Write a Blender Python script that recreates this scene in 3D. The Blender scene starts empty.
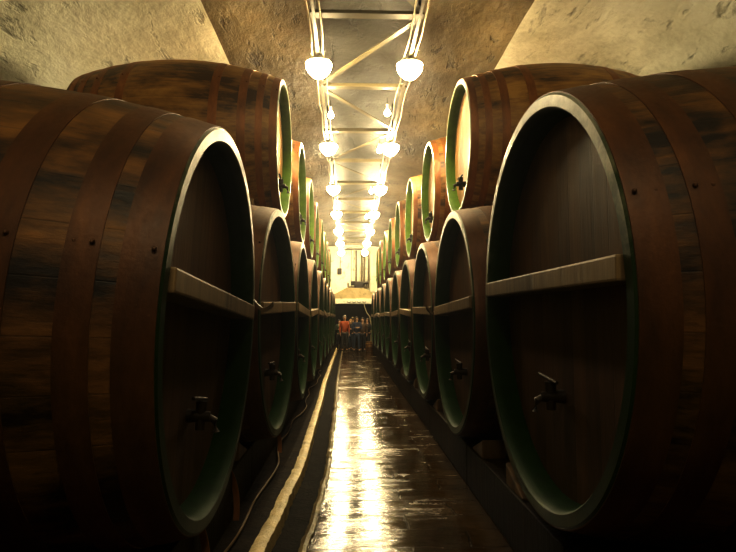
import bpy, bmesh, math, random
from mathutils import Vector, Matrix, noise
random.seed(7)
PI = math.pi
S = bpy.context.scene
COL = S.collection
def R(d): return math.radians(d)

# ------------------------------------------------------------------ helpers
def link(name, me, mats, parent=None, loc=None):
    o = bpy.data.objects.new(name, me); COL.objects.link(o)
    if not isinstance(mats, (list, tuple)): mats = [mats]
    if len(me.materials) == 0:
        for m in mats: me.materials.append(m)
    if parent is not None: o.parent = parent
    if loc is not None: o.location = loc
    return o
def mesh(bm, name='m', smooth=None):
    me = bpy.data.meshes.new(name)
    bmesh.ops.recalc_face_normals(bm, faces=bm.faces[:])
    if smooth is not None:
        for f in bm.faces: f.smooth = True
        for e in bm.edges:
            if len(e.link_faces) == 2 and e.calc_face_angle(0) > R(smooth): e.smooth = False
    bm.to_mesh(me); bm.free()
    return me
def obj(name, bm, mats, parent=None, loc=None, smooth=None):
    return link(name, mesh(bm, name, smooth), mats, parent, loc)
def tag(o, label, cat, group=None):
    o['label'] = label; o['category'] = cat
    if group: o['group'] = group
    return o
def struct(o): o['kind'] = 'structure'; return o
def empty(name, loc=(0, 0, 0), rot=(0, 0, 0)):
    o = bpy.data.objects.new(name, None); COL.objects.link(o)
    o.empty_display_size = .1; o.location = loc; o.rotation_euler = rot
    return o
def dup(root):
    r = root.copy(); COL.objects.link(r)
    for ch in list(root.children):
        c = ch.copy(); COL.objects.link(c); c.parent = r
        for g in list(ch.children):
            d = g.copy(); COL.objects.link(d); d.parent = c
    return r
def box(bm, c, s, rot=None, bevel=0.0, mat=0):
    g = bmesh.ops.create_cube(bm, size=1.0)
    vs = g['verts']
    bmesh.ops.scale(bm, vec=Vector(s), verts=vs)
    if bevel > 0:
        es = list({e for v in vs for e in v.link_edges})
        b = bmesh.ops.bevel(bm, geom=es, offset=bevel, segments=2, affect='EDGES', profile=.6)
        vs = list({v for f in b['faces'] for v in f.verts} | {v for v in vs if v.is_valid})
    if rot is not None:
        bmesh.ops.rotate(bm, cent=(0, 0, 0), matrix=rot, verts=vs)
    bmesh.ops.translate(bm, vec=Vector(c), verts=vs)
    for f in {f for v in vs for f in v.link_faces}: f.material_index = mat
    return vs
def bar(bm, p, q, w, h, bevel=0.0):
    p, q = Vector(p), Vector(q); d = q - p
    rot = d.to_track_quat('Y', 'Z').to_matrix()
    box(bm, (p + q) / 2, (w, d.length, h), rot, bevel)
def tube(bm, pts, r, seg=8, cap=True):
    pts = [Vector(p) for p in pts]; rings = []
    rr = r if isinstance(r, (list, tuple)) else [r] * len(pts)
    for i, p in enumerate(pts):
        t = (pts[min(i + 1, len(pts) - 1)] - pts[max(i - 1, 0)]).normalized()
        up = Vector((0, 0, 1)) if abs(t.z) < .95 else Vector((1, 0, 0))
        a = t.cross(up).normalized(); b = t.cross(a)
        rings.append([bm.verts.new(p + (a * math.cos(2 * PI * k / seg) + b * math.sin(2 * PI * k / seg)) * rr[i]) for k in range(seg)])
    for i in range(len(rings) - 1):
        for k in range(seg):
            bm.faces.new((rings[i][k], rings[i][(k + 1) % seg], rings[i + 1][(k + 1) % seg], rings[i + 1][k]))
    if cap: bm.faces.new(rings[0]); bm.faces.new(rings[-1])
def lathe(bm, prof, seg=64, axis='X', close=False, mat=0):
    """prof: list of (axial, radius)"""
    rings = []
    for (x, r) in prof:
        if r < 1e-6:
            rings.append([bm.verts.new((x, 0, 0) if axis == 'X' else (0, 0, x))]); continue
        ring = []
        for k in range(seg):
            a = 2 * PI * k / seg
            ring.append(bm.verts.new((x, r * math.sin(a), r * math.cos(a)) if axis == 'X' else (r * math.cos(a), r * math.sin(a), x)))
        rings.append(ring)
    n = len(rings)
    for i in range(n if close else n - 1):
        A, B = rings[i], rings[(i + 1) % n]
        for k in range(seg):
            k2 = (k + 1) % seg
            if len(A) == 1 and len(B) == 1: continue
            if len(A) == 1: f = bm.faces.new((A[0], B[k2], B[k]))
            elif len(B) == 1: f = bm.faces.new((A[k], A[k2], B[0]))
            else: f = bm.faces.new((A[k], A[k2], B[k2], B[k]))
            f.material_index = mat

# ------------------------------------------------------------------ materials
class NT:
    def __init__(s, name):
        s.m = bpy.data.materials.new(name); s.m.use_nodes = True
        s.t = s.m.node_tree; s.N = s.t.nodes; s.L = s.t.links
        s.b = s.N['Principled BSDF']
    def n(s, typ, **kw):
        nd = s.N.new(typ)
        for k, v in kw.items(): setattr(nd, k, v)
        return nd
    def set(s, sock, v):
        if hasattr(v, 'is_output') or isinstance(v, bpy.types.NodeSocket): s.L.new(v, sock)
        else: sock.default_value = v
    def math(s, op, a, b=0.0, c=0.0, clamp=False):
        nd = s.n('ShaderNodeMath', operation=op, use_clamp=clamp)
        s.set(nd.inputs[0], a); s.set(nd.inputs[1], b); s.set(nd.inputs[2], c)
        return nd.outputs[0]
    def mix(s, f, a, b, mode='MIX'):
        nd = s.n('ShaderNodeMix', data_type='RGBA', blend_type=mode, clamp_factor=True)
        s.set(nd.inputs[0], f); s.set(nd.inputs[6], a); s.set(nd.inputs[7], b)
        return nd.outputs[2]
    def coord(s, which='Object'):
        return s.n('ShaderNodeTexCoord').outputs[which]
    def mapping(s, vec, scale=(1, 1, 1), loc=(0, 0, 0)):
        nd = s.n('ShaderNodeMapping'); s.L.new(vec, nd.inputs[0])
        s.set(nd.inputs['Scale'], scale); s.set(nd.inputs['Location'], loc)
        return nd.outputs[0]
    def noise(s, vec, scale, detail=4, rough=.55, dist=0.0):
        nd = s.n('ShaderNodeTexNoise'); s.L.new(vec, nd.inputs['Vector'])
        s.set(nd.inputs['Scale'], scale); s.set(nd.inputs['Detail'], detail); s.set(nd.inputs['Roughness'], rough); s.set(nd.inputs['Distortion'], dist)
        return nd.outputs[0]
    def ramp(s, f, stops):
        nd = s.n('ShaderNodeValToRGB'); s.L.new(f, nd.inputs[0])
        e = nd.color_ramp.elements
        while len(e) < len(stops): e.new(.5)
        for i, (p, c) in enumerate(stops):
            e[i].position = p; e[i].color = (c[0], c[1], c[2], 1) if isinstance(c, (tuple, list)) else (c, c, c, 1)
        return nd.outputs[0]
    def bump(s, h, strength=.3, dist=.02, normal=None):
        nd = s.n('ShaderNodeBump'); s.set(nd.inputs['Strength'], strength); s.set(nd.inputs['Distance'], dist)
        s.L.new(h, nd.inputs['Height'])
        if normal is not None: s.L.new(normal, nd.inputs['Normal'])
        return nd.outputs[0]
    def out(s, color=None, rough=None, metal=None, normal=None, spec=None):
        if color is not None: s.set(s.b.inputs['Base Color'], color if not isinstance(color, tuple) else (*color[:3], 1))
        if rough is not None: s.set(s.b.inputs['Roughness'], rough)
        if metal is not None: s.set(s.b.inputs['Metallic'], metal)
        if normal is not None: s.L.new(normal, s.b.inputs['Normal'])
        if spec is not None: s.set(s.b.inputs['Specular IOR Level'], spec)
        return s.m
def rnd_vec(t):
    """object coordinates shifted by the object's own random number"""
    r = t.n('ShaderNodeObjectInfo').outputs['Random']
    cmb = t.n('ShaderNodeCombineXYZ')
    t.L.new(t.math('MULTIPLY', r, 37.0), cmb.inputs[0]); t.L.new(t.math('MULTIPLY', r, 91.0), cmb.inputs[1])
    add = t.n('ShaderNodeVectorMath', operation='ADD')
    t.L.new(t.coord(), add.inputs[0]); t.L.new(cmb.outputs[0], add.inputs[1])
    return add.outputs[0], r
def flat(name, col, rough=.6, metal=0.0, var=.35, scale=8.0, bump=.15):
    t = NT(name); v = t.coord()
    n = t.noise(v, scale, 5, .6)
    c = t.mix(n, tuple(x * (1 - var) for x in col) + (1,), tuple(min(1, x * (1 + var)) for x in col) + (1,))
    return t.out(c, rough, metal, t.bump(n, bump, .01))

def dusty_lit_tops(t, c, amt=.45, col=(.34, .21, .085)):
    """dusty tan, with lit tops painted in, on the upward facing surface"""
    sn = t.n('ShaderNodeSeparateXYZ'); t.L.new(t.n('ShaderNodeNewGeometry').outputs['Normal'], sn.inputs[0])
    up = t.math('MULTIPLY', t.math('SUBTRACT', sn.outputs[2], .55), 2.0, clamp=True)
    nz = t.noise(t.coord(), 3.0, 5, .65)
    return t.mix(t.math('MULTIPLY', t.math('MULTIPLY', up, nz), amt), c, (*col, 1))  # tops brightened in the colour as under lamp light
def stave_wood(name, dark, mid, light, N=34, rough=.5):
    t = NT(name); vec, r = rnd_vec(t)
    sep = t.n('ShaderNodeSeparateXYZ'); t.L.new(t.coord(), sep.inputs[0])
    ang = t.math('ARCTAN2', sep.outputs[1], sep.outputs[2])
    a = t.math('MULTIPLY', ang, N / (2 * PI))
    fr = t.math('FRACT', a)
    d = t.math('ABSOLUTE', t.math('SUBTRACT', fr, .5))           # .5 at the joint
    joint = t.math('SUBTRACT', 1.0, t.math('MULTIPLY', t.math('SUBTRACT', .5, d), 45.0, 0, True), 0, True)
    wn = t.n('ShaderNodeTexWhiteNoise', noise_dimensions='2D')
    cmb = t.n('ShaderNodeCombineXYZ'); t.L.new(t.math('FLOOR', a), cmb.inputs[0]); t.L.new(t.math('MULTIPLY', r, 50), cmb.inputs[1])
    t.L.new(cmb.outputs[0], wn.inputs['Vector'])
    grain = t.noise(t.mapping(vec, (.9, 9, 9)), 2.2, 6, .65)
    stain = t.noise(t.mapping(vec, (.9, 2.0, 2.0)), 1.35, 7, .62, .4)
    f = t.math('ADD', t.math('MULTIPLY', stain, 1.25), t.math('MULTIPLY', t.math('SUBTRACT', grain, .5), .55))
    f = t.math('ADD', f, t.math('MULTIPLY', t.math('SUBTRACT', wn.outputs[0], .5), .10))
    c = t.ramp(f, [(.46, dark), (.62, mid), (.86, light)])
    c = t.mix(t.math('MULTIPLY', joint, .35), c, (dark[0] * .4, dark[1] * .4, dark[2] * .4, 1))
    c = dusty_lit_tops(t, c)
    h = t.math('ADD', t.math('MULTIPLY', joint, -.15), t.math('MULTIPLY', grain, .7))
    ro = t.math('ADD', rough - .12, t.math('MULTIPLY', grain, .3))
    return t.out(c, ro, 0.0, t.bump(h, .55, .012))

M = {}
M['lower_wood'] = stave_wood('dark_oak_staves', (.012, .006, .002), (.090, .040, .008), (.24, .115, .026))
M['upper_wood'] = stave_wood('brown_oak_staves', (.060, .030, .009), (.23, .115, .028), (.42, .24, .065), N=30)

def hoop_mat(name, col, hi):
    t = NT(name); vec, r = rnd_vec(t)
    n = t.noise(t.mapping(vec, (3, 1, 1)), 2.3, 6, .65)
    n2 = t.noise(vec, 30, 3, .6)
    c = dusty_lit_tops(t, t.ramp(n, [(.3, tuple(x * .5 for x in col)), (.55, col), (.8, hi)]))
    return t.out(c, t.math('ADD', .38, t.math('MULTIPLY', n2, .25)), .25, t.bump(n2, .25, .006))
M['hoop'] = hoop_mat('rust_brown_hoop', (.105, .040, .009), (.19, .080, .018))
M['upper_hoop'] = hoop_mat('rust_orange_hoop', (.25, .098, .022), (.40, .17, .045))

def chime_mat(name, green, pale, lit_wear):
    t = NT(name); vec, r = rnd_vec(t)
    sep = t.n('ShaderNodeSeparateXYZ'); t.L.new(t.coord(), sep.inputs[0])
    geo = t.n('ShaderNodeTexCoord').outputs['Normal']
    sn = t.n('ShaderNodeSeparateXYZ'); t.L.new(geo, sn.inputs[0])
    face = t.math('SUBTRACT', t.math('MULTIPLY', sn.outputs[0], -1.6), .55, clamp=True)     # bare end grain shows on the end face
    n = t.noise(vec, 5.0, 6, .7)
    up = t.math('MULTIPLY_ADD', sep.outputs[2], .55, lit_wear)  # worn patches thicken with height, painting lamp light onto the rim top
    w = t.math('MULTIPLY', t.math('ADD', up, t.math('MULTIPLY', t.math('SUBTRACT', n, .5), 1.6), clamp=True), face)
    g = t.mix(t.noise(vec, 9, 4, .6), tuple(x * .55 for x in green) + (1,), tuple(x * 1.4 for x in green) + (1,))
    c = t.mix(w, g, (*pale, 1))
    return t.out(c, t.math('SUBTRACT', t.math('MULTIPLY_ADD', n, .2, .55), t.math('MULTIPLY', face, .30)), 0.0, t.bump(n, .3, .008), t.math('MULTIPLY_ADD', face, .45, .06))
M['chime'] = chime_mat('worn_lit_green_rim', (.0085, .030, .003), (.46, .42, .28), -.12)
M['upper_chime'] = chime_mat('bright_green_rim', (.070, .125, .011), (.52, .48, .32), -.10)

def head_mat(name, dark, light, W=.17):
    t = NT(name); vec, r = rnd_vec(t)
    sep = t.n('ShaderNodeSeparateXYZ'); t.L.new(t.coord(), sep.inputs[0])
    a = t.math('MULTIPLY', sep.outputs[1], 1 / W)
    d = t.math('ABSOLUTE', t.math('SUBTRACT', t.math('FRACT', a), .5))
    joint = t.math('SUBTRACT', 1.0, t.math('MULTIPLY', t.math('SUBTRACT', .5, d), 45.0, clamp=True), clamp=True)
    wn = t.n('ShaderNodeTexWhiteNoise', noise_dimensions='2D')
    cmb = t.n('ShaderNodeCombineXYZ'); t.L.new(t.math('FLOOR', a), cmb.inputs[0]); t.L.new(t.math('MULTIPLY', r, 50), cmb.inputs[1])
    t.L.new(cmb.outputs[0], wn.inputs['Vector'])
    g = t.noise(t.mapping(vec, (6, 7, .7)), 2.2, 6, .65)
    st = t.noise(vec, .9, 5, .6)
    f = t.math('ADD', t.math('MULTIPLY', g, .5), t.math('MULTIPLY', st, .5))
    f = t.math('ADD', f, t.math('MULTIPLY', t.math('SUBTRACT', wn.outputs[0], .5), .18))
    c = t.ramp(f, [(.34, dark), (.68, light)])
    c = t.mix(t.math('MULTIPLY', joint, .6), c, tuple(x * .35 for x in dark) + (1,))
    return t.out(c, .5, 0.0, t.bump(t.math('SUBTRACT', g, t.math('MULTIPLY', joint, .5)), .4, .008))
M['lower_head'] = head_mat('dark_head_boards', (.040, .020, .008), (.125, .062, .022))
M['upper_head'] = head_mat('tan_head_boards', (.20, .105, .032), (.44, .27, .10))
M['bar_wood'] = head_mat('pale_crossbar_wood', (.09, .055, .022), (.27, .185, .09), W=3.0)
M['wedge_wood'] = head_mat('wedge_wood', (.08, .045, .018), (.22, .13, .05), W=3.0)
M['brass'] = flat('tarnished_brass', (.04, .024, .011), .55, .4)
M['iron'] = flat('dark_iron', (.03, .024, .018), .5, .7)

def plaster(name, c1, c2, c3, scale, bump, rough=.75):
    t = NT(name); v = t.coord()
    big = t.noise(t.mapping(v, (1, .8, 1)), scale, 7, .6, .4)
    fine = t.noise(v, 14, 6, .7)
    lump = t.noise(t.mapping(v, (1, .55, 1)), 2.2, 7, .62, .15)
    pits = t.noise(t.mapping(v, (1, .35, 1.0)), 4.2, 5, .62, .3)
    f = t.math('ADD', t.math('MULTIPLY', big, .75), t.math('MULTIPLY', fine, .25))
    c = t.ramp(f, [(.33, c1), (.5, c2), (.68, c3)])
    p = t.ramp(pits, [(.30, 0.0), (.42, 1.0)])
    c = t.mix(p, tuple(x * .55 for x in c1) + (1,), c)
    h = t.math('ADD', t.math('MULTIPLY', lump, 1.0), t.math('MULTIPLY', fine, .10))
    h = t.math('ADD', h, t.math('MULTIPLY', p, .3))
    return t.out(c, rough, 0.0, t.bump(h, bump, .09))
M['whitewash'] = plaster('whitewashed_plaster', (.52, .51, .38), (.80, .79, .66), (.88, .88, .78), .55, .5)
M['vault'] = plaster('brown_vault_plaster', (.085, .062, .026), (.14, .105, .046), (.23, .18, .09), .8, .8, .6)  # darker and browner than the haunches
M['crown'] = plaster('grey_vault_crown', (.036, .030, .016), (.056, .047, .027), (.088, .075, .046), .6, .35, .42)
M['end_wall'] = plaster('pale_end_wall', (.74, .72, .56), (.82, .80, .66), (.88, .87, .75), .6, .3)
M['beige_stone'] = plaster('beige_lintel_stone', (.34, .27, .13), (.45, .36, .19), (.55, .46, .26), 1.2, .3)

def wet_floor():
    t = NT('wet_stone_floor'); v = t.coord()
    wob = t.n('ShaderNodeVectorMath', operation='ADD')
    nz = t.n('ShaderNodeTexNoise'); t.L.new(v, nz.inputs['Vector']); nz.inputs['Scale'].default_value = 1.6
    sc = t.n('ShaderNodeVectorMath', operation='SCALE'); t.L.new(nz.outputs['Color'], sc.inputs[0]); sc.inputs['Scale'].default_value = .24
    t.L.new(v, wob.inputs[0]); t.L.new(sc.outputs[0], wob.inputs[1])
    br = t.n('ShaderNodeTexBrick'); t.L.new(t.mapping(wob.outputs[0], (1, 1, 1), (.13, .2, 0)), br.inputs['Vector'])
    br.offset = .37; br.squash = 1.0
    for k, x in (('Scale', 1.0), ('Mortar Size', .010), ('Mortar Smooth', .6), ('Bias', 0.0), ('Brick Width', 1.15), ('Row Height', .36)):
        br.inputs[k].default_value = x
    br.inputs['Color1'].default_value = (.2, .2, .2, 1); br.inputs['Color2'].default_value = (.8, .8, .8, 1); br.inputs['Mortar'].default_value = (0, 0, 0, 1)
    mort = br.outputs['Fac']
    big = t.noise(v, 1.1, 5, .6, .5)
    fine = t.noise(t.mapping(v, (.30, 1.2, 1)), 24, 4, .6)
    mid = t.noise(t.mapping(v, (.28, 1.5, 1)), 5.0, 4, .55)
    f = t.math('ADD', t.math('MULTIPLY', big, .7), t.math('MULTIPLY', fine, .3))
    c = t.ramp(f, [(.32, (.014, .0075, .002)), (.55, (.055, .031, .0085)), (.75, (.12, .072, .022))])
    c = t.mix(t.math('MULTIPLY', mort, .6), c, (.010, .007, .003, 1))
    rough = t.ramp(t.math('ADD', t.math('MULTIPLY', big, .6), t.math('MULTIPLY', mid, .4)), [(.42, .05), (.53, .11), (.64, .42)])
    grit = t.noise(v, 34, 4, .7)
    dry = t.noise(t.mapping(v, (1, 1.2, 1)), 4.2, 6, .68, .4)
    rough = t.math('ADD', rough, t.ramp(dry, [(.54, 0.0), (.66, .16)]))
    rough = t.math('ADD', rough, t.math('MULTIPLY', mort, .12))
    h = t.math('ADD', t.math('MULTIPLY', fine, .16), t.math('MULTIPLY', mid, .5))
    h = t.math('ADD', h, t.math('MULTIPLY', t.math('MULTIPLY', grit, t.ramp(dry, [(.46, .12), (.64, .8)])), .12))
    h = t.math('SUBTRACT', h, t.math('MULTIPLY', mort, .9))
    h = t.math('ADD', h, t.math('MULTIPLY', br.outputs['Color'], .12))
    return t.out(c, rough, 0.0, t.bump(h, .95, .016), .30)
M['floor'] = wet_floor()
def wet_stone(name, c1, c2, rough, bs=.5, spec=.5):
    t = NT(name); v = t.coord()
    n = t.noise(v, 5, 6, .65, .4); f = t.noise(v, 24, 5, .7)
    c = t.ramp(n, [(.3, c1), (.7, c2)])
    return t.out(c, t.math('MULTIPLY_ADD', f, .3, rough), 0.0, t.bump(t.math('ADD', n, t.math('MULTIPLY', f, .5)), bs, .02), spec)
M['curb'] = wet_stone('pale_worn_curb', (.30, .23, .10), (.60, .48, .23), .30, 1.0)
M['curb_edge'] = wet_stone('wet_edge_stone', (.06, .042, .018), (.30, .23, .11), .2)
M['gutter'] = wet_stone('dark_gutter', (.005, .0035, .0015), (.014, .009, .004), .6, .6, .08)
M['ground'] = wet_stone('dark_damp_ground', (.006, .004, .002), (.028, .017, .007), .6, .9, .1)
def plinth_mat():
    t = NT('dark_plinth_timber'); v = t.coord()
    s1 = t.noise(t.mapping(v, (4, 7, .7)), 2.5, 5, .65)
    b = t.noise(v, .8, 4, .6)
    c = t.ramp(t.math('ADD', t.math('MULTIPLY', s1, .6), t.math('MULTIPLY', b, .4)), [(.36, (.008, .005, .002)), (.6, (.03, .018, .007)), (.75, (.10, .065, .028))])
    return t.out(c, .55, 0.0, t.bump(s1, .6, .02), .12)
M['plinth'] = plinth_mat()
M['steel'] = flat('painted_truss_steel', (.16, .13, .065), .5, .2, .4, 5)
M['conduit'] = flat('bright_conduit', (.34, .29, .17), .35, .5, .4, 9)
M['pipe'] = flat('old_pipe_metal', (.11, .08, .035), .5, .3, .4, 4)
M['cloth_rope'] = flat('pale_hose_rubber', (.55, .47, .30), .5)
M['old_hose'] = flat('dull_brown_hose', (.16, .10, .045), .6)
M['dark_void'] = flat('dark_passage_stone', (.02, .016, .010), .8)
M['enamel'] = flat('white_enamel', (.75, .72, .62), .35)
M['cable'] = flat('black_cable_rubber', (.015, .013, .010), .5)
def lamp_glass(name, power):
    t = NT(name)
    t.out((.9, .85, .7), .4)
    t.b.inputs['Emission Color'].default_value = (1.0, .84, .52, 1)
    t.b.inputs['Emission Strength'].default_value = power
    return t.m
M['glow'] = lamp_glass('lit_frosted_glass', 46.0)
M['dim_glow'] = lamp_glass('dimly_lit_glass', 30.0); M['faint_glow'] = lamp_glass('faintly_lit_glass', 7.0)

# ------------------------------------------------------------------ setting
Y0, Y1 = -5.0, 35.0
# ceiling: crown between two flatter arris lines, whitewashed haunches on both sides
prof = []
XL, XR, KL, KR = -4.75, 5.15, -1.95, 2.45
def ceil_z(x):
    if KL <= x <= KR:
        c = (KL + KR) / 2; h = (KR - KL) / 2
        return 5.82 + .36 * math.sqrt(max(0, 1 - ((x - c) / h) ** 2 * .97))
    if x < KL: u = (KL - x) / (KL - XL)
    else: u = (x - KR) / (XR - KR)
    return 5.88 - .62 * u - 1.25 * u ** 3.2
xs = [XL + (KL - XL) * i / 9 for i in range(9)] + [KL + (KR - KL) * i / 16 for i in range(16)] + [KR + (XR - KR) * i / 9 for i in range(10)]
bm = bmesh.new()
ny = 130; grid = []
for j in range(ny + 1):
    y = Y0 + (Y1 - Y0) * j / ny; row = []
    for i, x in enumerate(xs):
        n = noise.noise(Vector((x * .7, y * .55, 1.3))) * .07 + noise.noise(Vector((x * 1.9, y * 1.6, 4.0))) * .035
        z = ceil_z(x) + (n if abs(x - .25) > .85 else n * .35)
        row.append(bm.verts.new((x, y, z)))
    grid.append(row)
for j in range(ny):
    for i in range(len(xs) - 1):
        f = bm.faces.new((grid[j][i], grid[j][i + 1], grid[j + 1][i + 1], grid[j + 1][i]))
        xm = (xs[i] + xs[i + 1]) / 2
        f.material_index = 0 if (xm < KL or xm > KR) else (2 if -.5 < xm < .95 else 1)
struct(obj('ceiling', bm, [M['whitewash'], M['vault'], M['crown']], smooth=50))
def wall_x(name, x, zt):
    bm = bmesh.new(); nz, ny = 10, 90; g = []
    for j in range(ny + 1):
        y = Y0 + (Y1 - Y0) * j / ny
        g.append([bm.verts.new((x + noise.noise(Vector((y * .6, k * .5, x))) * .06 * (1 if 0 < k < nz else 0), y, zt * k / nz)) for k in range(nz + 1)])
    for j in range(ny):
        for k in range(nz): bm.faces.new((g[j][k], g[j][k + 1], g[j + 1][k + 1], g[j + 1][k]))
    return struct(obj(name, bm, M['whitewash'], smooth=60))
wall_x('wall_left', XL, ceil_z(XL) + .1); wall_x('wall_right', XR, ceil_z(XR) + .1)
bm = bmesh.new(); box(bm, (.2, Y0 - .1, 3), (10.4, .2, 6.6)); struct(obj('wall_back', bm, M['vault']))
# end wall with a low wide opening into a dark passage
OX0, OX1, OZ = -1.05, 1.75, 2.55
bm = bmesh.new()
box(bm, ((XL - .3 + OX0) / 2, Y1 + .15, 3), (OX0 - XL + .3, .3, 6.6))
box(bm, ((XR + .3 + OX1) / 2, Y1 + .15, 3), (XR + .3 - OX1, .3, 6.6))
box(bm, ((OX0 + OX1) / 2, Y1 + .15, (OZ + 6.3) / 2), (OX1 - OX0, .3, 6.3 - OZ))
struct(obj('wall_end', bm, M['end_wall']))
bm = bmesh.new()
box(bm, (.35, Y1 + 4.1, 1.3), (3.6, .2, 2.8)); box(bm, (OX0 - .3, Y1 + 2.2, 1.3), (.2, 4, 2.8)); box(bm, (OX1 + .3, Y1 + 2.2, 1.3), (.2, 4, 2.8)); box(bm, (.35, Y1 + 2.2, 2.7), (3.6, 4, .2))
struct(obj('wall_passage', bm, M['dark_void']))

# floor: paved walk, gutter, damp ground on both sides
def strip(name, fx0, fx1, m, z=0.0, amp=0.0, nx=10, ny=150, y1=Y1 + 4):
    bm = bmesh.new(); g = []
    for j in range(ny + 1):
        y = Y0 + (y1 - Y0) * j / ny; a, b = fx0(y), fx1(y)
        g.append([bm.verts.new((a + (b - a) * i / nx, y, z + amp * noise.noise(Vector(((a + (b - a) * i / nx) * 1.5, y * 1.2, 3))))) for i in range(nx + 1)])
    for j in range(ny):
        for i in range(nx): bm.faces.new((g[j][i], g[j][i + 1], g[j + 1][i + 1], g[j + 1][i]))
    return struct(obj(name, bm, m, smooth=60))
CP = [(-5, -.70), (2, -.68), (4.16, -.65), (5.2, -.60), (6.7, -.55), (10.5, -.57), (15.7, -.63), (23, -.65), (40, -.66)]
def curb_x(y):
    for (a, xa), (b, xb) in zip(CP, CP[1:]):
        if a <= y <= b:
            u = (y - a) / (b - a); u = u * u * (3 - 2 * u)
            return xa + (xb - xa) * u + .008 * noise.noise(Vector((y * 1.2, 0, 0)))
    return CP[-1][1]
def edge_x(y): return curb_x(y) + .285 + .02 * noise.noise(Vector((y * 1.7, 5, 0)))
strip('floor', edge_x, lambda y: 1.24, M['floor'], 0, .006, 14, 260)
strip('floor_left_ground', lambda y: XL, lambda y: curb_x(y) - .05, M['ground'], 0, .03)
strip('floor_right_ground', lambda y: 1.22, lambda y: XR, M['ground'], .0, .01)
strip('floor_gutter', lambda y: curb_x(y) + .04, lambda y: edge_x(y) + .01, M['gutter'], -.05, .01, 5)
def ridge(name, fx, w, h, zb, m, seed):
    bm = bmesh.new(); rows = []; ny = 900
    for j in range(ny + 1):
        y = Y0 + (Y1 + 1 - Y0) * j / ny
        n1 = noise.fractal(Vector((y * 7, seed, 0)), .6, 2, 4) * .011; n2 = noise.fractal(Vector((y * 8, seed, 5)), .6, 2, 4) * .012; n3 = noise.fractal(Vector((y * 6, seed, 9)), .6, 2, 4) * .010
        x = fx(y)
        rows.append([bm.verts.new(p) for p in ((x - w / 2 - .01, y, zb), (x - w / 2 + n1, y, h + n3), (x, y, h + .012 + n3), (x + w / 2 + n2, y, h + n3 * .5), (x + w / 2 + .008 + n2, y, zb))])
    for a, b in zip(rows, rows[1:]):
        for i in range(4): bm.faces.new((a[i], a[i + 1], b[i + 1], b[i]))
    return struct(obj(name, bm, m, smooth=40))
ridge('trim_1', curb_x, .105, .055, -.06, M['curb'], 2.0)
ridge('trim_2', lambda y: edge_x(y) + .03, .06, .012, -.06, M['curb_edge'], 7.0)

# bearers under both rows
PH = .41
def plinth(name, x0, x1, yend=31):
    bm = bmesh.new(); s = 2.68; y = .6
    while y < yend:
        box(bm, ((x0 + x1) / 2, y + s / 2, PH / 2), (abs(x1 - x0), s - .015, PH), bevel=.012); y += s
    return struct(obj(name, bm, M['plinth']))
plinth('plinth_right', 1.21, 1.46); plinth('plinth_left', -1.22, -.98)
plinth('plinth_right_rear', 3.5, 3.75); plinth('plinth_left_rear', -3.45, -3.2)

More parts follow.
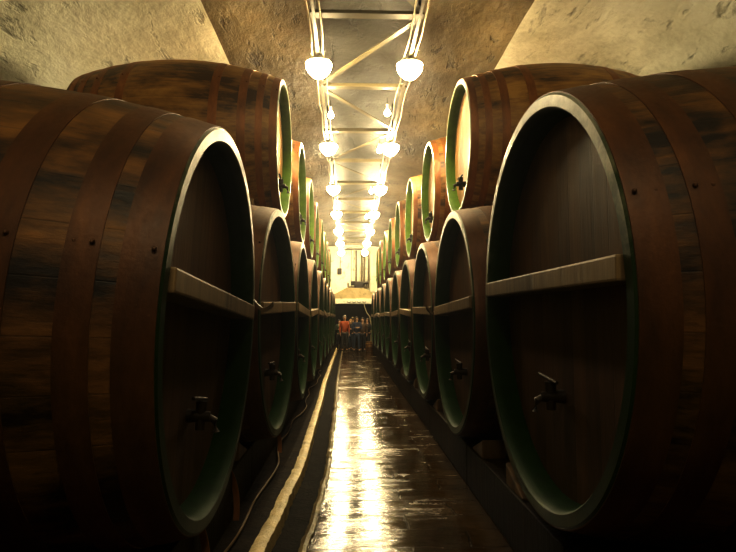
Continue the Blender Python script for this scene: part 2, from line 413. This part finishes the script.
# ------------------------------------------------------------------ barrels
def prof_r(u, Rh, Rb): return Rb - (Rb - Rh) * (2 * u - 1) ** 2
def make_barrel(kind, Rh, Rb, L, first=False):
    lower = kind == 'lower'
    root = empty('lagering_barrel')
    T = .085 if lower else .06; REC = .17 if lower else .13           # stave thickness, depth of the head in its chime
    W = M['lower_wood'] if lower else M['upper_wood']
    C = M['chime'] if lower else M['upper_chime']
    r = lambda x: prof_r(x / L, Rh, Rb)
    # staves: from just behind the chime to the back edge
    bm = bmesh.new(); n = 26
    lathe(bm, [(.03 + (L - .03) * i / n, r(.03 + (L - .03) * i / n)) for i in range(n + 1)] + [(L, Rh - T), (L - REC, Rh - T)], 96)
    obj('staves', bm, W, root, smooth=40)
    # chime: painted rim with end face and inner bevel
    bm = bmesh.new()
    lathe(bm, [(.033, r(.03) - .001), (.012, r(.012)), (0, r(0) - .012), (0, Rh - T + .012), (.012, Rh - T), (REC, Rh - T - .03), (REC + .03, Rh - T - .03)], 96)
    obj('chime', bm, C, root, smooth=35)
    bm = bmesh.new(); lathe(bm, [(REC, 0), (REC, Rh - T - .02)], 72)
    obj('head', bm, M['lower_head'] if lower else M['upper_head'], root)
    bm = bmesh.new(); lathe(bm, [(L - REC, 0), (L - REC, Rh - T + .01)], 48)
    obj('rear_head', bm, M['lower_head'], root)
    # hoops, each a band of its own
    hs = [(.010, .16), (.25, .13), (.56, .15), (1.02, .15), (L - 1.17, .15), (L - .71, .15), (L - .38, .13), (L - .17, .13)] if lower else \
         [(.008, .085), (.17, .08), (.36, .095), (.68, .10), (L - .78, .10), (L - .455, .095), (L - .25, .08), (L - .11, .07)]
    for (x, w) in hs:
        bm = bmesh.new(); t = .0045; k = 5
        pr = [(x, r(x) - .02)] + [(x + w * i / k, r(x + w * i / k) + t) for i in range(k + 1)] + [(x + w, r(x + w) - .02)]
        lathe(bm, pr, 96)
        # riveted lap: a second thickness over a short arc
        for a in (((1.35, -1.2) if first else (.9,))):
            p = Vector((x + w / 2, (r(x + w / 2) + t) * math.sin(a), (r(x + w / 2) + t) * math.cos(a)))
            for dx in (-w * .28, w * .28):
                q = bmesh.ops.create_icosphere(bm, subdivisions=1, radius=.012)['verts']
                bmesh.ops.translate(bm, vec=p + Vector((dx, 0, 0)), verts=q)
        obj('hoop', bm, M['hoop'] if lower else M['upper_hoop'], root, smooth=35)
    if lower:
        bm = bmesh.new()
        hw = math.sqrt((Rh - T - .02) ** 2 - .15 ** 2)
        box(bm, (REC * .5 - .005, 0, .15), (REC + .03, 2 * hw, .115), bevel=.012)
        o = obj('crossbar', bm, M['bar_wood'], root); o['label'] = 'pale plank wedged across the dark head'
    # tap: valve body, spout and lever
    tz, ty = (-.55, 0) if lower else (-.48, 0)
    bm = bmesh.new()
    tube(bm, [(REC + .02, ty, tz), (REC - .07, ty, tz), (REC - .14, ty, tz)], [.045, .035, .03], 12)
    tube(bm, [(REC - .08, ty, tz - .08), (REC - .08, ty, tz + .09)], [.028, .034], 12)
    tube(bm, [(REC - .12, ty, tz), (REC - .165, ty, tz - .02), (REC - .18, ty, tz - .09)], .022, 10)
    tp = obj('tap', bm, M['brass'] if lower else M['iron'], root, smooth=50)
    bm = bmesh.new()
    tube(bm, [(REC - .08, ty - .03, tz + .10), (REC - .08, ty + .20, tz + .12)], [.014, .011], 8)
    tube(bm, [(REC - .08, ty - .11, tz + .095), (REC - .08, ty - .03, tz + .10)], [.011, .014], 8)
    obj('tap_handle', bm, M['brass'] if lower else M['iron'], tp, smooth=50)
    return root

ORD = ['nearest', 'second', 'third', 'fourth', 'fifth', 'sixth', 'seventh', 'eighth', 'ninth', 'farthest']
LOW_R, LOW_B, LOW_L = 1.20, 1.33, 2.95
UP_R, UP_B, UP_L = .90, 1.12, 2.55
SP = 2.68
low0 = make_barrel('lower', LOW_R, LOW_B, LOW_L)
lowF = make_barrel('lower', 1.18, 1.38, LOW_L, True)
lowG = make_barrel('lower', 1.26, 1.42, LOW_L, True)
up0 = make_barrel('upper', UP_R, UP_B, UP_L)
used = set()
def place(proto, loc, side, label, group, tilt=0.0, roll=0.0, sc=1.0, yaw=0.0):
    if proto.name in used: o = dup(proto)
    else: o = proto; used.add(proto.name)
    o.location = loc; o.scale = (sc, sc, sc)
    # the axis runs from the aisle into the wall; tilt leans the head over the aisle, roll turns the cask about its axis
    m = Matrix.Rotation(R((0 if side > 0 else 180) + yaw), 3, 'Z') @ Matrix.Rotation(R(-tilt), 3, 'Y') @ Matrix.Rotation(R(roll), 3, 'X')
    o.rotation_euler = m.to_euler()
    return tag(o, label, 'barrel', group)

lowY = [3.56 + SP * k + (.03 if k else 0) for k in range(10)]
LR = [1.14, 1.115, 1.13, 1.14, 1.14, 1.13, 1.14, 1.13, 1.14, 1.13]
LL = [.78, .735, .70, .69, .68, .69, .70, .69, .69, .70]
rollL = [3.3, -1.5, 2.0, -2, 1, 2.5, -1, 0, 2, 0]; rollR = [.4, -1.5, 1.0, 2, -1, 1, 0, 2, -2, 0]
UR = [1.46, 1.43, 1.37, 1.33, 1.31, 1.30, 1.29, 1.30]
UL = [.865, .84, .85, .865, .86, .87, .87, .87]
upY = [7.60 + SP * j for j in range(8)]
EX_R = ['whole shadowed head in view', 'half hidden by the nearest']
EX_L = ['its crossbar slanting', 'half hidden by the nearest']
for k in range(10):
    for side in (1, -1):
        sd = 'right' if side > 0 else 'left'
        a = LR[k] if side > 0 else -LL[k]
        ex = (EX_R if side > 0 else EX_L)
        lab = f'{ORD[k]} dark oak barrel in the lower {sd} row' + (', ' + ex[k] if k < 2 else ', green rim and crossbar')
        zc = (1.77 if side > 0 else 1.655) if k == 0 else 1.665
        tilt = (2.2 if side < 0 else .4) if k == 0 else random.uniform(-.3, .8)
        o = place((lowG if side > 0 else lowF) if k == 0 else low0, (a, lowY[k] - (.06 if k == 0 and side > 0 else .048 if k == 1 and side < 0 else 0), zc), side, lab, f'lower {sd} row of barrels', tilt, (rollR if side > 0 else rollL)[k], yaw=-2.3 if (k == 1 and side < 0) else 0)
for j in range(8):
    for side in (1, -1):
        sd = 'right' if side > 0 else 'left'
        a = UR[j] if side > 0 else -UL[j]
        nm = ORD[j] if j < 7 else 'farthest'
        lab = f'{nm} smaller barrel in the upper {sd} row, ' + ('body and orange rusty hoops in full view' if j == 0 else 'bright green rim and tan head')
        place(up0, (a, upY[j], 3.99 if side > 0 else 3.95), side, lab, f'upper {sd} row of barrels', random.uniform(-.6, .6), random.uniform(-3, 3))

# saddle timbers that carry the upper casks in the hollow between two lower ones
def cradle(dx):
    rl, ru = LOW_B - (LOW_B - LOW_R) * (2 * dx / LOW_L - 1) ** 2 + .014, UP_B - (UP_B - UP_R) * (2 * (dx - .3) / UP_L - 1) ** 2 + .014
    bm = bmesh.new(); w = .62; n = 14; d = SP / 2 + .0; top = []; bot = []
    for i in range(n + 1):
        y = -w + 2 * w * i / n
        yl = d - abs(y)
        zb = 1.68 + math.sqrt(max(.0, rl * rl - yl * yl)); zt = 3.94 - math.sqrt(ru * ru - y * y)
        top.append((y, zt)); bot.append((y, min(zb, zt - .01)))
    V = [[bm.verts.new((x, y, z)) for (y, z) in bot + top[::-1]] for x in (-.11, .11)]
    m = len(V[0])
    bm.faces.new(V[0]); bm.faces.new(V[1])
    for i in range(m): bm.faces.new((V[0][i], V[0][(i + 1) % m], V[1][(i + 1) % m], V[1][i]))
    return bm
cr0 = None
for j in range(8):
    for side in (1, -1):
        sd = 'right' if side > 0 else 'left'
        x = side * ((UR[j] if side > 0 else UL[j]) + .42)
        if cr0 is None: cr0 = o = obj('saddle_timber', cradle(.55), M['wedge_wood'])
        else: o = cr0.copy(); COL.objects.link(o)
        o.location = (x, upY[j], 0)
        tag(o, f'dark wooden saddle block under the {ORD[j] if j < 7 else "farthest"} upper {sd} barrel', 'wooden block', 'saddle blocks under the upper barrels')
# wedges on the bearers
bm = bmesh.new()
v = [bm.verts.new(p) for p in ((-.11, -.22, 0), (.11, -.22, 0), (.11, .2, 0), (-.11, .2, 0), (-.11, -.22, .17), (.11, -.22, .17), (.11, .2, .02), (-.11, .2, .02))]
for f in ((0, 1, 2, 3), (4, 5, 6, 7), (0, 1, 5, 4), (1, 2, 6, 5), (2, 3, 7, 6), (3, 0, 4, 7)): bm.faces.new([v[i] for i in f])
bmesh.ops.bevel(bm, geom=bm.edges[:], offset=.008, segments=1, affect='EDGES')
wme = mesh(bm, 'wooden_wedge')
for k in range(10):
    for side in (1, -1):
        for e in (-1, 1):
            sd = 'right' if side > 0 else 'left'
            o = link('wooden_wedge', wme, M['wedge_wood'])
            o.location = (1.335 if side > 0 else -1.10, lowY[k] + e * .74, PH); o.rotation_euler = (0, 0, 0 if e < 0 else PI)
            tag(o, f'small wooden wedge against the {"near" if e < 0 else "far"} side of the {ORD[k]} lower {sd} barrel', 'wedge', 'wedges under the lower barrels')
# concave wooden brackets beside the crossbars
def bracket(loc, label, rz=0):
    bm = bmesh.new(); n = 10; pts = []
    for i in range(n + 1):
        u = -1 + 2 * i / n; pts.append((u * .085, .055 * u * u + .02 + .03 * max(0, -u)))
    lo = [(x, z - .035) for x, z in pts]
    V = [[bm.verts.new((x, y, z)) for x, z in pts + lo[::-1]] for y in (-.03, .03)]
    m = len(V[0]); bm.faces.new(V[0]); bm.faces.new(V[1])
    for i in range(m): bm.faces.new((V[0][i], V[0][(i + 1) % m], V[1][(i + 1) % m], V[1][i]))
    o = obj('curved_bracket', bm, M['bar_wood'], loc=loc); o.rotation_euler = (0, 0, rz)
    return tag(o, label, 'bracket', 'curved wooden brackets between the lower barrels')
bracket((-.725, 4.89, 1.765), 'curved pale wooden bracket wedged between the nearest and second lower left barrels')
bracket((1.10, 7.52, 1.76), 'curved pale wooden bracket wedged between the second and third lower right barrels', .3)

# thin hose and bent hoop ends along the foot of the left row
bm = bmesh.new(); pts = []
for i in range(90):
    y = 4.2 + i * .16
    pts.append((-.86 + .05 * math.sin(y * 1.3) + .03 * math.sin(y * 3.1), y, .035 + .02 * math.sin(y * 2.2) ** 2))
tube(bm, pts, .011, 6)
tag(obj('thin_hose', bm, M['old_hose'], smooth=60), 'thin brown hose trailing along the ground below the left barrels', 'hose')
for i, (x, y, lab) in enumerate(((-.93, 4.9, 'rusty bent hoop end standing by the hose under the second left barrel'), (-.86, 7.3, 'rusty bent hoop end standing farther along the hose on the left'), (-.90, 3.75, 'rusty bent hoop end at the foot of the nearest left barrel'))):
    bm = bmesh.new(); prev = None
    for k in range(11):
        u = k / 10; zz = .03 + .46 * u; yy = y + .16 * math.sin(u * 2.2) - .12 * u
        ring = [bm.verts.new((x + dx - .10 * u * u, yy + dy, zz)) for dx, dy in ((-.025, -.004), (.025, -.004), (.025, .004), (-.025, .004))]
        if prev:
            for q in range(4): bm.faces.new((prev[q], prev[(q + 1) % 4], ring[(q + 1) % 4], ring[q]))
        else: bm.faces.new(ring)
        prev = ring
    bm.faces.new(prev)
    tag(obj('hoop_end', bm, M['upper_hoop'], smooth=50), lab, 'iron strip', 'bent hoop ends on the left')

# ------------------------------------------------------------------ ceiling truss and lamps
TZ = 5.55; TXL, TXR = -.46, .90
truss = empty('ceiling_truss', (0, 0, 0)); tag(truss, 'long steel truss with diagonal braces under the vault, carrying the lamps', 'truss')
for x in (TXL, TXR):
    bm = bmesh.new(); bar(bm, (x, -3, TZ), (x, 33.6, TZ), .045, .012); bar(bm, (x + (.018 if x > 0 else -.018), -3, TZ + .04), (x + (.018 if x > 0 else -.018), 33.6, TZ + .04), .01, .08)
    obj('rail', bm, M['steel'], truss)
    for off, rr in ((-.085 if x > 0 else .085, .013), (.07 if x > 0 else -.07, .016)):
        bm = bmesh.new(); pts = [(x + off + .012 * math.sin(i * 1.9), -3 + i * .5, TZ - .02 - .012 * math.sin(i * 2.7)) for i in range(74)]
        tube(bm, pts, rr, 6); obj('conduit', bm, M['conduit'], truss, smooth=60)
ys = [7.05 + 2.3 * (i - 4) for i in range(16)]
for i, y in enumerate(ys):
    bm = bmesh.new(); bar(bm, (TXL - .05, y, TZ + .012), (TXR + .05, y, TZ + .012), .13, .02); bar(bm, (TXL - .05, y + .06, TZ + .06), (TXR + .05, y + .06, TZ + .06), .012, .10)
    obj('cross_bar', bm, M['steel'], truss)
    if i < len(ys) - 1:
        bm = bmesh.new(); a, b = ((TXR, TXL) if (i - 4) % 2 == 0 else (TXL, TXR))
        bar(bm, (a, y + .1, TZ + .03), (b, ys[i + 1] - .1, TZ + .03), .08, .015)
        obj('brace', bm, M['steel'], truss)
for i, y in enumerate(ys[::2]):
    for x in (TXL, TXR):
        bm = bmesh.new(); tube(bm, [(x, y, TZ + .05), (x, y, ceil_z(x) + .08)], .012, 6)
        obj('hanger_rod', bm, M['iron'], truss)

def make_lamp():
    root = empty('ceiling_lamp')
    bm = bmesh.new(); tube(bm, [(0, 0, .0), (0, 0, .12)], .02, 8); obj('stem', bm, M['iron'], root, smooth=50)
    bm = bmesh.new(); lathe(bm, [(.07, .03), (.05, .07), (.0, .16), (-.03, .196), (-.045, .198), (-.035, .18), (.02, .05)], 24, 'Z'); obj('cap', bm, M['enamel'], root, smooth=40)
    bm = bmesh.new(); lathe(bm, [(.0, .10), (-.04, .165), (-.07, .182), (-.11, .185), (-.17, .15), (-.23, .09), (-.26, .03), (-.265, 0)], 16, 'Z'); obj('glass_bowl', bm, M['glow'], root, smooth=50)
    return root
lamp0 = make_lamp(); first = True
for i in range(7):
    for x, sd in ((TXL, 'left'), (TXR, 'right')):
        o = lamp0 if first else dup(lamp0); first = False
        o.location = (x, 8.3 + 4.05 * i, TZ - .03)
        tag(o, f'{ORD[i] if i < 6 else "farthest"} glowing bowl lamp on the {sd} rail of the ceiling truss', 'lamp', f'lamps on the {sd} truss rail')
for y, where in ((-.6, 'viewer'), (4.25, 'nearest barrels')):        # the pairs out of the picture burn weaker
  for x, sd in ((TXL, 'left'), (TXR, 'right')):
    o = dup(lamp0); o.location = (x, y, TZ - .03)
    for c in o.children:
        if c.name.startswith('glass_bowl'):
            c.data = c.data.copy(); c.data.materials[0] = M['dim_glow'] if y < 0 else M['faint_glow']
    tag(o, f'dim bowl lamp on the {sd} rail above the {where}, out of the picture', 'lamp', f'lamps on the {sd} truss rail')
def make_bulb():
    root = empty('small_bulb')
    bm = bmesh.new(); tube(bm, [(0, 0, .0), (0, 0, .09)], .022, 8); obj('socket', bm, M['enamel'], root, smooth=50)
    bm = bmesh.new(); lathe(bm, [(.0, .02), (-.03, .04), (-.07, .052), (-.10, .042), (-.125, 0)], 12, 'Z'); obj('bulb', bm, M['glow'], root, smooth=60)
    bm = bmesh.new(); tube(bm, [(0, 0, .08), (0, 0, .21)], .006, 6); obj('cord', bm, M['cable'], root)
    return root
b0 = make_bulb(); first = True
for x, y, lab in ((.66, 9.75, 'small bare bulb hanging behind the nearest right lamp'), (-.33, 9.9, 'small bare bulb hanging behind the nearest left lamp'), (.64, 12.0, 'small bare bulb hanging beside the second right lamp'),
                  (.62, 16.0, 'small bare bulb hanging beside the third right lamp'), (.62, 20.1, 'small bare bulb hanging beside the fourth right lamp')):
    o = b0 if first else dup(b0); first = False
    o.location = (x, y, TZ - .21); tag(o, lab, 'bulb', 'small bulbs under the truss')

# ------------------------------------------------------------------ far end: lintel, pipe manifold, dark box, hose
g = empty('gable_hood', (.35, Y1 - .05, OZ)); tag(g, 'wide beige low-pitched hood over the dark opening in the end wall', 'hood')
bm = bmesh.new()
P = [(-1.5, .30), (1.5, .30), (1.5, .42), (.5, .95), (-.5, .95), (-1.5, .42)]
V = [[bm.verts.new((x, y, z)) for x, z in P] for y in (-.8, 0.04)]
bm.faces.new(V[0]); bm.faces.new(V[1])
for i in range(6): bm.faces.new((V[0][i], V[0][(i + 1) % 6], V[1][(i + 1) % 6], V[1][i]))
obj('hood_body', bm, M['beige_stone'], g)
bm = bmesh.new(); box(bm, (0, -.42, .15), (3.1, .92, .30), bevel=.015); obj('hood_beam', bm, M['end_wall'], g)
bm = bmesh.new()
for i in range(4):
    c = -.35 + i * .3; tube(bm, [(c + .11 * math.cos(t * PI / 8), -.9, .16 - .02 + .07 * math.sin(-t * PI / 8) ) for t in range(9)], .018, 6)
obj('hook_rail', bm, M['iron'], g)
pm = empty('pipe_manifold', (.55, Y1 - .45, OZ + .93)); tag(pm, 'pipe manifold with upright pipes rising from the hood to the vault', 'pipes')
for i, (x, r_) in enumerate(((-.42, .02), (-.12, .055), (.22, .06), (.36, .06), (.62, .045))):
    bm = bmesh.new(); tube(bm, [(x, 0, .05), (x + .01, 0, 2.3)], r_, 10); obj('upright_pipe', bm, M['pipe'], pm, smooth=50)
bm = bmesh.new()
tube(bm, [(-.6, -.1, .06), (.55, -.1, .06)], .07, 10); tube(bm, [(-.6, -.1, .06), (-.6, -.1, .32)], .05, 8); tube(bm, [(.5, -.1, .06), (.52, -.1, .36)], .06, 8)
obj('header_pipe', bm, M['pipe'], pm, smooth=50)
bm = bmesh.new(); box(bm, (.05, -.2, .2), (.55, .3, .42), bevel=.05); box(bm, (-.3, -.2, .3), (.3, .25, .25), bevel=.05); tube(bm, [(.3, -.25, .3), (.6, -.25, .35)], .08, 10)
obj('valve_block', bm, M['iron'], pm)
bm = bmesh.new(); box(bm, (0, 0, 0), (.26, .14, .36), bevel=.02); bx_ = obj('wall_box', bm, M['iron'], loc=(-.58, Y1 - .07, 4.55)); tag(bx_, 'small dark switch box on the pale end wall', 'box')
bm = bmesh.new(); tube(bm, [(.03, 0, .17), (.05, 0, .6), (.02, .05, 1.25)], .02, 6); obj('supply_cable', bm, M['cable'], bx_)
bm = bmesh.new(); tube(bm, [(.80, 30.9, 2.62), (.84, 30.9, 2.3), (.95, 30.9, 2.0), (1.12, 30.9, 1.78), (1.2, 30.9, 1.3), (1.18, 30.9, .8), (1.2, 30.9, .03)], .022, 8)
tag(obj('hanging_hose', bm, M['cloth_rope'], smooth=60), 'pale hose hanging before the dark opening at the end of the aisle', 'hose')
kg = empty('small_keg', (1.05, 29.3, 0)); tag(kg, 'small brown keg standing on the floor beside the group of people', 'keg')
bm = bmesh.new(); lathe(bm, [(0, 0), (0, .17), (.15, .20), (.25, .21), (.35, .20), (.50, .17), (.5, .15), (.47, .15), (.47, 0)], 24, 'Z'); obj('keg_body', bm, M['upper_wood'], kg, smooth=40)
for z in (.03, .14, .33, .44):
    bm = bmesh.new(); rr = .172 + .04 * math.sin(PI * z / .5); lathe(bm, [(z, rr - .01), (z, rr + .006), (z + .04, rr + .006), (z + .04, rr - .01)], 24, 'Z'); obj('keg_hoop', bm, M['hoop'], kg, smooth=40)

# ------------------------------------------------------------------ people
def skin(verts, edges, sub=1):
    """verts: list of (pos, radius)"""
    me = bpy.data.meshes.new('skin'); me.from_pydata([p for p, _ in verts], edges, [])
    ob = bpy.data.objects.new('skin_tmp', me); COL.objects.link(ob)
    md = ob.modifiers.new('s', 'SKIN'); md.use_smooth_shade = True
    for i, (_, r) in enumerate(verts):
        rr = r if isinstance(r, tuple) else (r, r)
        me.skin_vertices[0].data[i].radius = rr; me.skin_vertices[0].data[i].use_root = (i == 0)
    ob.modifiers.new('d', 'SUBSURF').levels = sub
    dg = bpy.context.evaluated_depsgraph_get(); dg.update()
    out = bpy.data.meshes.new_from_object(ob.evaluated_get(dg))
    bpy.data.objects.remove(ob); bpy.data.meshes.remove(me)
    return out
skin_m = flat('skin', (.50, .30, .18), .5, 0, .12, 20, .05)
eye_m = flat('eye_dark', (.03, .02, .015), .3)
def cloth(name, c): return flat(name, c, .8, 0, .25, 14, .3)
CL = {'red': cloth('red_jacket', (.36, .085, .025)), 'black': cloth('black_coat', (.018, .017, .02)), 'navy': cloth('navy_coat', (.025, .035, .07)),
      'jeans': cloth('blue_jeans', (.035, .05, .08)), 'dark': cloth('dark_trousers', (.02, .018, .02)), 'brown': cloth('brown_coat', (.09, .055, .03)),
      'grey': cloth('grey_coat', (.05, .046, .042)), 'green': cloth('dark_green_coat', (.03, .045, .025))}
HR = {'brown': flat('brown_hair', (.05, .025, .01), .5), 'blond': flat('fair_hair', (.30, .19, .07), .5), 'dark': flat('dark_hair', (.012, .009, .007), .5), 'grey': flat('grey_hair', (.30, .28, .24), .5)}
SH = flat('dark_shoes', (.015, .012, .01), .5)
def person(loc, rz, label, coat, trou, hair, h=1.72, long_hair=False, armsL='down', armsR='down', stride=0.0, lean=0.0):
    root = empty('person', loc, (0, 0, rz)); k = h / 1.72; root.scale = (k, k, k)
    tag(root, label, 'person', 'visitors at the end of the aisle')
    J = {}
    ly = -lean
    J['pel'] = Vector((0, 0, .96)); J['wai'] = Vector((0, ly * .25, 1.10)); J['che'] = Vector((0, ly * .6, 1.30)); J['nkb'] = Vector((0, ly * .95 + .01, 1.455)); J['nk'] = Vector((0, ly * 1.05, 1.51))
    J['jaw'] = Vector((0, ly * 1.1 - .015, 1.565)); J['hd'] = Vector((0, ly * 1.15, 1.63)); J['crn'] = Vector((0, ly * 1.15 + .01, 1.685))
    for s, n in ((-1, 'R'), (1, 'L')):
        st = stride * s
        J['hip' + n] = Vector((s * .085, 0, .92)); J['kn' + n] = Vector((s * .10, -.03 - st * .55, .50)); J['an' + n] = Vector((s * .105, .03 - st, .085)); J['toe' + n] = Vector((s * .12, -.15 - st, .035))
        J['sh' + n] = Vector((s * .175, ly * .9, 1.405))
        mode = armsL if n == 'L' else armsR
        sh = J['sh' + n]
        if mode == 'down': e = sh + Vector((s * .05, .04, -.28)); w = e + Vector((s * .0, -.06, -.25))
        elif mode == 'bent': e = sh + Vector((s * .06, .03, -.27)); w = e + Vector((-s * .10, -.20, .06))
        elif mode == 'cross': e = sh + Vector((s * .07, -.02, -.27)); w = e + Vector((-s * .20, -.14, .05))
        else: e = sh + Vector((s * .10, -.10, -.22)); w = e + Vector((s * .02, -.14, .20))
        J['el' + n] = e; J['wr' + n] = w
    vs, es, ix = [], [], {}
    def add(n, p, r, par=None):
        ix[n] = len(vs); vs.append((p, r))
        if par: es.append((ix[par], ix[n]))
    add('pel', J['pel'], (.13, .095)); add('wai', J['wai'], (.115, .085), 'pel'); add('che', J['che'], (.14, .10), 'wai'); add('nkb', J['nkb'], (.075, .06), 'che'); add('nk', J['nk'], .052, 'nkb')
    add('jaw', J['jaw'], (.060, .068), 'nk'); add('hd', J['hd'], (.076, .092), 'jaw'); add('crn', J['crn'], (.060, .075), 'hd')
    for s, n in ((-1, 'R'), (1, 'L')):
        add('hip' + n, J['hip' + n], .085, 'pel'); add('kn' + n, J['kn' + n], .055, 'hip' + n); add('an' + n, J['an' + n], .036, 'kn' + n); add('toe' + n, J['toe' + n], .030, 'an' + n)
        add('sh' + n, J['sh' + n], .058, 'che'); add('el' + n, J['el' + n], .040, 'sh' + n); add('wr' + n, J['wr' + n], .027, 'el' + n)
        d = (J['wr' + n] - J['el' + n]).normalized(); side = d.cross(Vector((s, 0, 0))).normalized() if abs(d.x) < .9 else Vector((0, 0, 1))
        palm = J['wr' + n] + d * .055; add('pa' + n, palm, (.034, .020), 'wr' + n)
        for q in range(4):
            o_ = side * ((q - 1.5) * .019); ln = (.062, .075, .070, .055)[q]
            add(f'f{q}a' + n, palm + o_ + d * .035, .009, 'pa' + n); add(f'f{q}b' + n, palm + o_ + d * (.035 + ln * .6) + Vector((-s * .012, 0, 0)), .008, f'f{q}a' + n); add(f'f{q}c' + n, palm + o_ + d * (.035 + ln) + Vector((-s * .028, 0, 0)), .007, f'f{q}b' + n)
        add('ta' + n, J['wr' + n] + d * .03 - side * .035, .010, 'pa' + n); add('tb' + n, J['wr' + n] + d * .075 - side * .055, .008, 'ta' + n)
    me = skin(vs, es)
    bm = bmesh.new(); bm.from_mesh(me); bpy.data.meshes.remove(me)
    hd = J['hd']
    def blob(p, sc, mat):
        q = bmesh.ops.create_uvsphere(bm, u_segments=8, v_segments=6, radius=1)['verts']
        bmesh.ops.scale(bm, vec=sc, verts=q); bmesh.ops.translate(bm, vec=p, verts=q)
        for f in {f for v_ in q for f in v_.link_faces}: f.material_index = mat; f.smooth = True
    blob(hd + Vector((0, -.092, -.02)), (.013, .022, .024), 0)
    for s in (-1, 1):
        blob(hd + Vector((s * .032, -.080, .005)), (.013, .010, .008), 1); blob(hd + Vector((s * .078, .005, -.01)), (.010, .018, .03), 0)
    blob(hd + Vector((0, -.080, -.062)), (.024, .012, .007), 0)
    obj('body', bm, [skin_m, eye_m], root)
    # hair
    bm = bmesh.new(); q = bmesh.ops.create_uvsphere(bm, u_segments=16, v_segments=12, radius=1)['verts']
    for v_ in q:
        x, y, z = v_.co
        dn = -.35 if not long_hair else -1.0
        if z < dn: z = dn
        if y < -.45 and z < .35: y = -.45 + (y + .45) * .1
        v_.co = Vector((x * .092, y * .108 + .016, z * (.098 if z > 0 else (.10 if not long_hair else .20)) + .03))
    bmesh.ops.translate(bm, vec=hd + Vector((0, .006, 0)), verts=q)
    obj('hair', bm, hair, root, smooth=80)
    # coat
    vs, es, ix = [], [], {}
    add('pel', J['pel'] + Vector((0, 0, -.10)), (.165, .125)); add('wai', J['wai'], (.15, .118), 'pel'); add('che', J['che'], (.17, .13), 'wai'); add('nkb', J['nkb'] + Vector((0, 0, .005)), (.085, .078), 'che'); add('col', J['nk'] + Vector((0, 0, -.015)), .068, 'nkb')
    for s, n in ((-1, 'R'), (1, 'L')):
        add('sh' + n, J['sh' + n], .075, 'che'); add('el' + n, J['el' + n], .056, 'sh' + n); add('wr' + n, J['wr' + n] + (J['el' + n] - J['wr' + n]) * .06, .042, 'el' + n)
    link('coat', skin(vs, es), coat, root)
    vs, es, ix = [], [], {}
    add('pel', J['pel'] + Vector((0, 0, -.02)), (.145, .11))
    for s, n in ((-1, 'R'), (1, 'L')):
        add('hip' + n, J['hip' + n] + Vector((0, 0, -.06)), .098, 'pel'); add('kn' + n, J['kn' + n], .070, 'hip' + n); add('an' + n, J['an' + n] + Vector((0, 0, .02)), .055, 'kn' + n)
    link('trousers', skin(vs, es), trou, root)
    for s, n in ((-1, 'R'), (1, 'L')):
        bm = bmesh.new(); a, t_ = J['an' + n], J['toe' + n]
        q = box(bm, (0, 0, 0), (.09, .27, .09), bevel=.03)
        for v_ in bm.verts:
            if v_.co.y < -.03 and v_.co.z > 0: v_.co.z *= .35
        bmesh.ops.translate(bm, vec=((a.x + t_.x) / 2, (a.y + t_.y) / 2 - .015, .045), verts=bm.verts[:])
        obj('shoe', bm, SH, root, smooth=50)
    return root
person((-.50, 30.0, 0), .5, 'person in a dark coat standing left of the red jacket', CL['green'], CL['dark'], HR['dark'], 1.60, armsR='bent')
person((-.22, 29.6, 0), .25, 'person in an orange-red jacket with arms at the sides', CL['red'], CL['grey'], HR['grey'], 1.80)
person((.12, 30.4, 0), -.5, 'person in a black coat with fair hair turned beside the red jacket', CL['black'], CL['jeans'], HR['blond'], 1.62, long_hair=True, armsL='bent', lean=.08)
person((.40, 29.3, 0), .15, 'person in a dark navy coat and jeans in mid-stride at the middle', CL['navy'], CL['jeans'], HR['brown'], 1.74, armsL='cross', armsR='cross', stride=.14)
person((.72, 29.9, 0), -.2, 'person in a brown coat standing second from the right of the group', CL['brown'], CL['dark'], HR['dark'], 1.70, armsR='up')
person((.98, 30.4, 0), -.7, 'person in a dark coat rightmost of the group near the keg', CL['black'], CL['dark'], HR['brown'], 1.66, long_hair=True, armsL='bent')
person((.22, 31.0, 0), 2.6, 'person in a grey coat seen from behind at the back of the group', CL['grey'], CL['dark'], HR['brown'], 1.72)

# ------------------------------------------------------------------ light, camera, look
w = bpy.data.worlds.new('cellar'); S.world = w; w.use_nodes = True
w.node_tree.nodes['Background'].inputs[0].default_value = (.10, .07, .03, 1); w.node_tree.nodes['Background'].inputs[1].default_value = .03
vs_ = w.node_tree.nodes.new('ShaderNodeVolumeScatter'); vs_.inputs['Density'].default_value = .0028; vs_.inputs['Anisotropy'].default_value = .88
w.node_tree.links.new(vs_.outputs[0], w.node_tree.nodes['World Output'].inputs['Volume'])
cd = bpy.data.cameras.new('camera'); cam = bpy.data.objects.new('camera', cd); COL.objects.link(cam)
cd.lens = 572 / 736 * 36; cd.sensor_width = 36; cd.clip_start = .05; cd.clip_end = 200
cam.location = (0, 0, 1.70)
yaw = math.atan(19 / 572); pitch = math.atan(42 / 572)
cam.rotation_euler = (PI / 2 + pitch, 0, -yaw)
S.camera = cam
S.view_settings.view_transform = 'Standard'; S.view_settings.look = 'None'
S.view_settings.exposure = 2.45; S.view_settings.gamma = .72
